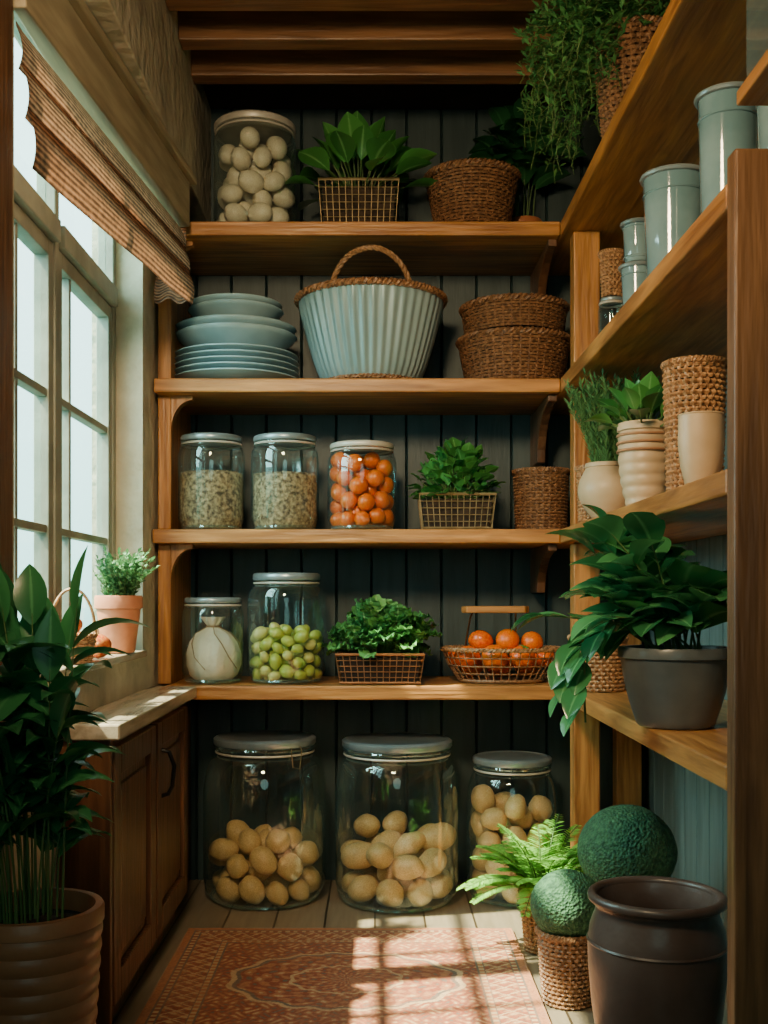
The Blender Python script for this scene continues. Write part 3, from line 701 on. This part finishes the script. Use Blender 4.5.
# right side S3
wicker_basket('wicker_basket','slim wicker basket behind the round cream pot on the right shelf',(.60,3.025,Z),.04,.046,.165,11,14,wkl)
loc=(.60,2.845,Z); t=thing('potted_herb','fine-leaved dark rosemary in a round cream pot on the right shelf','plant',loc)
lathe_pot(pot_profile(.034,.054,.150,.012,.003,.030),t,cream); soil_disc(t,.045,.135)
Lm,Sm=stalks(95,.038,.13,.25,.095,48,.026,.006,.2,.05,2,.0012,bias=(-.015,0),bend=.05,hv=.4,el=.8); addplant(t,Lm,Sm,lf_herb,loc,zmax=1.49,xmax=.86)
loc=(.62,2.535,Z); t=thing('potted_plant','leafy plant in a tan banded stoneware pot on the right shelf','plant',loc)
lathe_pot(pot_profile(.036,.056,.205,.02,.005,.008,rings=7,ra=.003),t,cream)
m=MB(); 
for z in (.14,.158,.176): m.ring(.060,z,.0035,48,6)
m.build('band',tan,t); soil_disc(t,.046,.185)
Lm,Sm=rosette(40,.18,.075,.052,10,85,.6,stem=.06,base_r=.02,tip=1.0); addplant(t,Lm,Sm,lf_mid,loc,zmax=1.49,xmax=.86)
wicker_basket('wicker_basket','tall tan wicker basket near the end panel on the right shelf',(.665,2.29,Z),.056,.064,.295,17,16,wkl)
t=thing('ceramic_cup','small smooth cream cup in front of the tall wicker basket on the right shelf','cup',(.602,2.03,Z))
lathe_pot([(0,.001),(.024,.001),(.028,.006),(.038,.05),(.042,.09),(.041,.14),(.038,.14),(.038,.09),(.028,.012),(0,.012)],t,cream,'cup_body'); MB().ring(.0395,.14,.0025,40).build('rim',cream,t)

# ================================================================== SHELF S4
Z=S4+.001
loc=(sx(213,3.26),3.26,Z); jar('small glass jar holding a tied white bundle on the fourth shelf',loc,.091,.253,neck=.86)
t=thing('muslin_bundle','white muslin bundle tied with twine inside the small glass jar','bundle',(loc[0],loc[1],Z+.008))
MB().lathe([(0,0),(.055,.001),(.070,.015),(.080,.045),(.080,.08),(.070,.112),(.050,.136),(.026,.150),(.015,.158),(.028,.174),(.036,.186),(.0,.176)],96,fn=lambda r,z,a:r*(1+(.07 if z>.12 else .022)*math.sin(9*a)+.02*math.sin(3*a+z*25))).build('cloth',cloth,t)
m=MB()
for k in range(5):
    a=k*PI/2.5-1.35; m.tube([(.017*math.cos(a),.017*math.sin(a),.157),(.056*math.cos(a),.056*math.sin(a),.138),(.077*math.cos(a+.25),.077*math.sin(a+.25),.110),(.0850*math.cos(a+.5),.0850*math.sin(a+.5),.07),(.0835*math.cos(a+.9),.0835*math.sin(a+.9),.035)],.0015,5)
m.ring(.0185,.158,.0030,20,5); m.build('twine',stringm,t)
loc=(sx(286.5,3.28),3.28,Z); jar('larger glass jar of green grapes on the fourth shelf',loc,.116,.325,neck=.80)
fill('grape','green grape among those in the large jar on the fourth shelf','grape','green grapes in the glass jar',spr,U(99,.0165,.0225,4),.109,loc,9)
loc=(sx(380,3.25),3.25,Z); t=thing('wire_basket','rectangular bronze wire basket holding the curly kale','basket',loc)
wire_box(t,.128,.08,.09,wire,13,7,5,True,.9)
l2=(loc[0],loc[1],Z+.078)
kt=thing('kale_bunch','curly green kale heaped in the bronze wire basket on the fourth shelf','kale',l2)
Lm,Sm=dome(.145,.085,.008,.130,210,.060,.055,.7,.007,11,1.0,.35); addplant(kt,Lm,Sm,lf_kale,l2,ymax=3.53,zmin=Z+.078)
loc=(sx(501,3.30),3.30,Z); t=thing('fruit_basket','low open wire basket of oranges and tomatoes with raised wooden handle','basket',loc)
m=MB(); 
for k in range(38):
    a=2*PI*k/38; m.tube([(.128*math.cos(a),.10*math.sin(a),.006),(.158*math.cos(a),.122*math.sin(a),.05),(.176*math.cos(a),.135*math.sin(a),.095)],.0020,5)
for r,ry,z in ((.142,.11,.028),(.158,.123,.05),(.168,.130,.074)): m.ring(r,z,.0022,56,5,sy=ry/r)
m.build('wire_cage',wk,t)
m=rim_braid(.176,.098,.006,36,.77); m.build('rim',wkl,t)
m=MB(); m.ring(.128,.006,.005,56,6,sy=.8); m.lathe([(0,.003),(.12,.003),(.12,.007),(0,.007)],40,fn=lambda r,z,a:r*math.hypot(math.cos(a),.8*math.sin(a))); m.build('base',wk,t)
for s in (((-.10,.095,.10),(-.09,.03,.19),(-.085,0,.207)),((.06,.12,.10),(.05,.05,.19),(.045,0,.207))): MB().tube(s,.003,6).build('handle_wire',wire,t)
MB().prism([(-.105,.024),(-.12,.0),(-.105,-.026),(.07,-.026),(.085,0),(.07,.024)],'z',.205,.226).build('handle_bar',wx,t,False,.004)
fr=[(-.105,-.040,.038,'t'),(-.025,-.058,.040,'o'),(.058,-.052,.039,'t'),(-.085,.04,.038,'o'),(0,.035,.040,'t'),(.08,.035,.037,'o'),(-.062,-.012,.036,'t'),(.018,-.012,.036,'o'),(.128,-.012,.033,'t'),(-.140,.012,.026,'t'),(.092,-.004,.034,'o')]
zf=[.075,.075,.075,.048,.048,.048,.122,.124,.070,.072,.118]
nm=['first orange-red tomato on the left of the fruit basket','large orange at the front middle of the fruit basket','orange-red tomato at the front right of the fruit basket','orange behind the left tomato in the fruit basket','tomato at the middle back of the fruit basket','orange at the back right of the fruit basket','upper tomato resting on the left of the fruit pile','upper orange resting on the middle of the fruit pile','small tomato at the far right rim of the fruit basket','smallest tomato at the far left rim of the fruit basket','upper orange resting on the right of the fruit pile']
tm=blob('tomato',tomm,(1.04,1.04,.86),.03,2,3)
for k,(x,y,r,c) in enumerate(fr):
    o=bpy.data.objects.new('tomato' if c=='t' else 'orange',tm if c=='t' else org[0]); C.objects.link(o); o.location=(loc[0]+x,loc[1]+y,Z+zf[k]); o.scale=(r,r,r)
    o.rotation_euler=(R.uniform(-.4,.4),R.uniform(-.4,.4),R.uniform(0,6)); tag(o,nm[k],'tomato' if c=='t' else 'orange','fruit in the wire basket')
    m=MB()
    for q in range(5): m.leaf((0,0,.85),(math.cos(q*1.256),math.sin(q*1.256),.15),.42,.16,.5,.1,3)
    m.build('calyx',calm,o)
# right side S4
wicker_basket('wicker_basket','honey wicker basket at the corner behind the big grey planter',(.605,2.985,Z),.07,.078,.15,9,16,wkl)
loc=(.590,2.16,Z); t=thing('potted_plant','big glossy-leaved plant drooping from a charcoal pot on the lower right shelf','plant',loc)
lathe_pot(pot_profile(.075,.106,.155,.022,.005,.004,.009),t,greyp)
soil_disc(t,.09,.135)
Lm,Sm=stalks(11,.06,.13,.18,.12,5,.125,.090,.9,.3,8,.003,bias=(-.02,0),bend=.35,el=.5,tip=1.05)
for args,kw in (((10,.05,.13,.28,.07,6,.108,.080,.9,.4,8,.003),dict(bias=(-.17,-.06),bend=.1,el=.5,tip=1.05)),
                ((6,.05,.13,.13,.05,5,.110,.072,1.2,.45,8,.003),dict(bias=(-.22,-.03),bend=.5,tip=1.05))):
    a,b=stalks(*args,**kw); Lm.add(a); Sm.add(b)
for i in range(3):
    a=R.uniform(2.9,3.5); pts=[]; ex=R.uniform(.15,.20); drop=(.30,.24,.16)[i]
    for k in range(11):
        q=k/10; pts.append(Vector((-ex*min(1,q*1.7)**.8-.02,.10*math.sin(a)*q+R.uniform(-.004,.004)-.01,.14+.07*math.sin(min(1,q*2)*PI*.6)-drop*max(0,q-.35))))
    Sm.tube(pts,.0022,5)
    for k in range(7):
        f=2+7.9*k/7; i0=int(f); p=pts[i0].lerp(pts[min(10,i0+1)],f-i0); b=R.uniform(PI*.6,PI*1.4)
        Lm.leaf(p,(math.cos(b)*.7,math.sin(b),-.4),.085,.050,1.2,.25,6,0,1.0)
def keep2(mb):
    o=[]
    for x,y,z in mb.v:
        if x>XS-.015-loc[0]: z=min(max(z,.003),.395)
        elif z<.02: x=min(x,XS-.02-loc[0])
        o.append((x,y,z))
    mb.v=o
keep2(Lm); keep2(Sm); addplant(t,Lm,Sm,lf_big,loc,xmax=.86,ymin=1.70,zmax=1.14)

# ================================================================== FLOOR
Z=.001
loc=(sx(265,3.34),3.34,Z); jar('big glass jar of potatoes on the floor beside the cabinet, with wire clasp',loc,.186,.49,lidm,'large floor jars of potatoes',True,.77,True)
fill('potato','potato among those in the floor jar beside the cabinet','potato','potatoes in the left floor jar',pot,U(37,.034,.044,6),.176,loc,21,.96)
loc=(sx(397,3.31),3.31,Z); jar('big glass jar of potatoes in the middle of the three on the floor',loc,.187,.485,lidm,'large floor jars of potatoes',False,.82,True)
fill('potato','large oval potato among those in the middle jar on the floor','potato','potatoes in the middle floor jar',pot2,U(27,.041,.050,7),.172,loc,22,.97,.6)
loc=(sx(512,3.33),3.33,Z); jar('smaller glass jar of potatoes on the floor behind the fern',loc,.138,.43,lidm,'large floor jars of potatoes',False,.80,True)
fill('potato','potato among those in the smaller floor jar behind the fern','potato','potatoes in the right floor jar',pot,U(31,.036,.044,8),.130,loc,23,.96)
# fern
loc=(.430,2.83,Z); t=wicker_basket('potted_fern','bright green fern in a slim wicker pot on the floor',loc,.045,.058,.16,10,14,wkl,cat='plant')
soil_disc(t,.046,.145)
Lm,Sm=MB(),MB()
for i in range(60):
    a=i*2.4; el=R.uniform(.45,1.4); L=R.uniform(.14,.22); d=Vector((math.cos(a)*math.cos(el),math.sin(a)*math.cos(el),math.sin(el))); p=Vector((.02*math.cos(a),.02*math.sin(a),.15)); pts=[p.copy()]; ds=[]
    for k in range(16):
        p=p+d*L/16; pts.append(p.copy()); ds.append(d.copy()); d=(d+Vector((0,0,-1))*.085).normalized()
    Sm.tube(pts,.0012,4)
    for k in range(2,16):
        for h in (0,.5):
            pp=pts[k].lerp(pts[k+1] if k<16 else pts[k],h); dd=ds[k-1]; sd=dd.cross(Vector((0,0,1))); sd=sd.normalized() if sd.length>.05 else Vector((1,0,0))
            w=.038*math.sin(PI*min(1,(k+h)/17.5)**.8)+.004
            for s in (-1,1): Lm.leaf(pp,sd*s+dd*.5,w,.009,.3,.1,2,rnd=R.uniform(.2,1))
addplant(t,Lm,Sm,lf_fern,loc,zmin=.01,xmax=.86)
def moss(label,x,y,z,r,seed):
    bm=bmesh.new(); bmesh.ops.create_icosphere(bm,subdivisions=5,radius=1)
    for v in bm.verts:
        n=v.co.normalized(); k=1+.006*noise.noise(n*30)+.012*noise.noise(n*2.5+Vector((seed,0,0))); v.co=n*k*r; v.co.z*=.93
    me=bpy.data.meshes.new('topiary_ball'); bm.to_mesh(me); bm.free(); me.materials.append(mossm); me.polygons.foreach_set('use_smooth',[True]*len(me.polygons))
    o=bpy.data.objects.new('topiary_ball',me); C.objects.link(o); o.location=(x,y,z); return tag(o,label,'topiary ball','stippled green balls')
wicker_basket('wicker_basket','wicker basket on the floor under the larger green ball',(.60,2.62,Z),.08,.092,.230,13,18,wkl)
moss('larger stippled green ball resting on its basket behind the clay urn',.60,2.62,.306,.116,1)
wicker_basket('wicker_basket','wicker basket on the floor under the smaller green ball',(.432,2.47,Z),.056,.068,.165,11,16,wk)
moss('smaller stippled green ball resting on a wicker basket beside the clay urn',.432,2.47,.219,.083,2)
loc=(.525,2.05,Z); t=thing('clay_urn','big dark brown clay urn with rolled rim on the floor at right','urn',loc)
prof=[(0,.001),(.085,.001),(.09,.006),(.108,.07),(.120,.15),(.126,.22),(.127,.26),(.123,.295),(.114,.32),(.112,.33)]
inner=[(.110,.352),(.102,.33),(.104,.30),(.115,.24),(.105,.13),(.075,.015),(0,.012)]
MB().lathe(prof+[(.113,.335),(.118,.344)]+inner,64).build('urn_body',clay,t)
MB().ring(.118,.350,.0095,64,10).build('rolled_rim',clay,t); MB().ring(.1255,.270,.0035,64,6).build('shoulder_band',clay,t)

# ================================================================== LEFT: sill and foreground plant
loc=(-.662,2.84,.766); t=thing('potted_herb','small fine-leaved herb in a terracotta pot on the window sill','plant',loc)
lathe_pot(pot_profile(.042,.056,.148,.035,.005),t,terra); soil_disc(t,.047,.13)
Lm,Sm=stalks(60,.04,.125,.155,.075,18,.020,.012,.4,.1,2,.0011,bend=.2,hv=.4); addplant(t,Lm,Sm,lf_herb,loc,xmin=-.71)
loc=(-.655,2.38,.766); t=thing('apple_basket','small handled wicker basket of red apples on the window sill','basket',loc)
w,rad,tr=wicker_weave(.042,.052,.06,5,9); w.build('weave',wkl,t); MB().lathe([(0,.003),(.038,.003),(.038,.006),(0,.006)],24).build('base',liner,t)
rim_braid(.049,.062,.0045,18).build('rim',wk,t)
MB().tube([(.050*math.cos(a),0,.062+.10*math.sin(a)) for a in [PI*k/24 for k in range(25)]],.0035,6).build('handle',wkl,t)
am=blob('apple',applem,(1,1,.9),.03,4,3)
for k,(x,y,z,lb) in enumerate(((-.019,-.018,.050,'red apple at the near left of the small basket on the sill'),(.021,-.016,.050,'red apple at the near right of the small basket on the sill'),(0,.022,.050,'red apple at the far side of the small basket on the sill'),(.003,-.004,.084,'red apple topmost in the small basket on the sill'))):
    o=bpy.data.objects.new('apple',am); C.objects.link(o); o.location=(loc[0]+x,loc[1]+y,loc[2]+z); o.scale=(.0205,)*3; tag(o,lb,'apple','apples in the sill basket')
for k,(y,lb) in enumerate(((2.58,'loose red apple on the sill nearest the herb pot'),(2.49,'loose red apple on the sill nearest the small basket'))):
    o=bpy.data.objects.new('apple',am); C.objects.link(o); o.location=(-.650-.02*k,y,.766+.029); o.scale=(.032,)*3; tag(o,lb,'apple','loose apples on the sill')
    MB().tube([(0,0,.7),(.05,0,1.15)],.05,5).build('stem',stringm,o)
loc=(-.530,1.70,Z); t=thing('potted_plant','tall leafy dark green plant in a ribbed brown pot at lower left','plant',loc)
lathe_pot(pot_profile(.080,.104,.432,.026,.005,0,.01,15,.0035),t,terrad); soil_disc(t,.092,.405)
Lm,Sm=stalks(18,.06,.40,.36,.05,6,.110,.042,1.5,.50,7,.0020,bend=.1,hv=.5,el=.4,bias=(-.01,.02),tip=.85,fold=.3)
a,b=stalks(16,.06,.40,.52,.055,7,.13,.052,1.4,.45,8,.0022,bend=.1,hv=.28,el=.5,bias=(-.04,.02),tip=.85,fold=.3); Lm.add(a); Sm.add(b)
addplant(t,Lm,Sm,lf_fore,loc,xmin=-.615)

# ================================================================== light, world, camera
w=bpy.data.worlds.new('world'); bpy.context.scene.world=w; w.use_nodes=True; N=w.node_tree.nodes; Lk=w.node_tree.links; bg=N['Background']
tc=N.new('ShaderNodeTexCoord'); sp=N.new('ShaderNodeSeparateXYZ'); Lk.new(tc.outputs['Generated'],sp.inputs[0])
cr=N.new('ShaderNodeValToRGB'); e=cr.color_ramp.elements; e[0].position=.0; e[0].color=(.10,.24,.18,1); e[1].position=.35; e[1].color=(.68,.95,.92,1)
e2=cr.color_ramp.elements.new(.08); e2.color=(.42,.74,.68,1)
mr=N.new('ShaderNodeMath'); mr.operation='ADD'; mr.inputs[1].default_value=.08
Lk.new(sp.outputs[2],mr.inputs[0]); Lk.new(mr.outputs[0],cr.inputs[0]); Lk.new(cr.outputs[0],bg.inputs[0]); bg.inputs[1].default_value=5.0
def light(kind,loc,target,energy,color,**kw):
    l=bpy.data.lights.new(kind.lower()+'_light',kind); l.energy=energy; l.color=color
    for k,v in kw.items(): setattr(l,k,v)
    o=bpy.data.objects.new(kind.lower()+'_light',l); C.objects.link(o); o.location=loc; o.rotation_euler=(Vector(target)-Vector(loc)).to_track_quat('-Z','Y').to_euler(); return o
light('SUN',(-3,2,4),(-2,2.20,2.60),36,(1,.84,.55),angle=.022)
light('AREA',(-1.6,2.3,2.0),(.2,2.9,1.0),82,(.62,.95,.91),shape='RECTANGLE',size=1.4,size_y=1.4)
light('AREA',(-.30,.9,2.0),(.30,3.3,1.05),14,(1,.72,.40),shape='DISK',size=.35,spread=math.radians(95))
light('AREA',(.0,-.6,1.3),(.0,3.3,.9),5,(.55,.95,.86),shape='DISK',size=1.0)  # added teal fill behind the camera, stands for no real lamp
cam=bpy.data.cameras.new('camera'); co=bpy.data.objects.new('camera',cam); C.objects.link(co); co.location=(0,0,CZ); co.rotation_euler=(PI/2,0,0)
cam.lens=36*F/1024; cam.sensor_width=36; cam.sensor_fit='AUTO'; cam.shift_x=9/1024; cam.shift_y=85/1024; cam.clip_start=.02
bpy.context.scene.camera=co
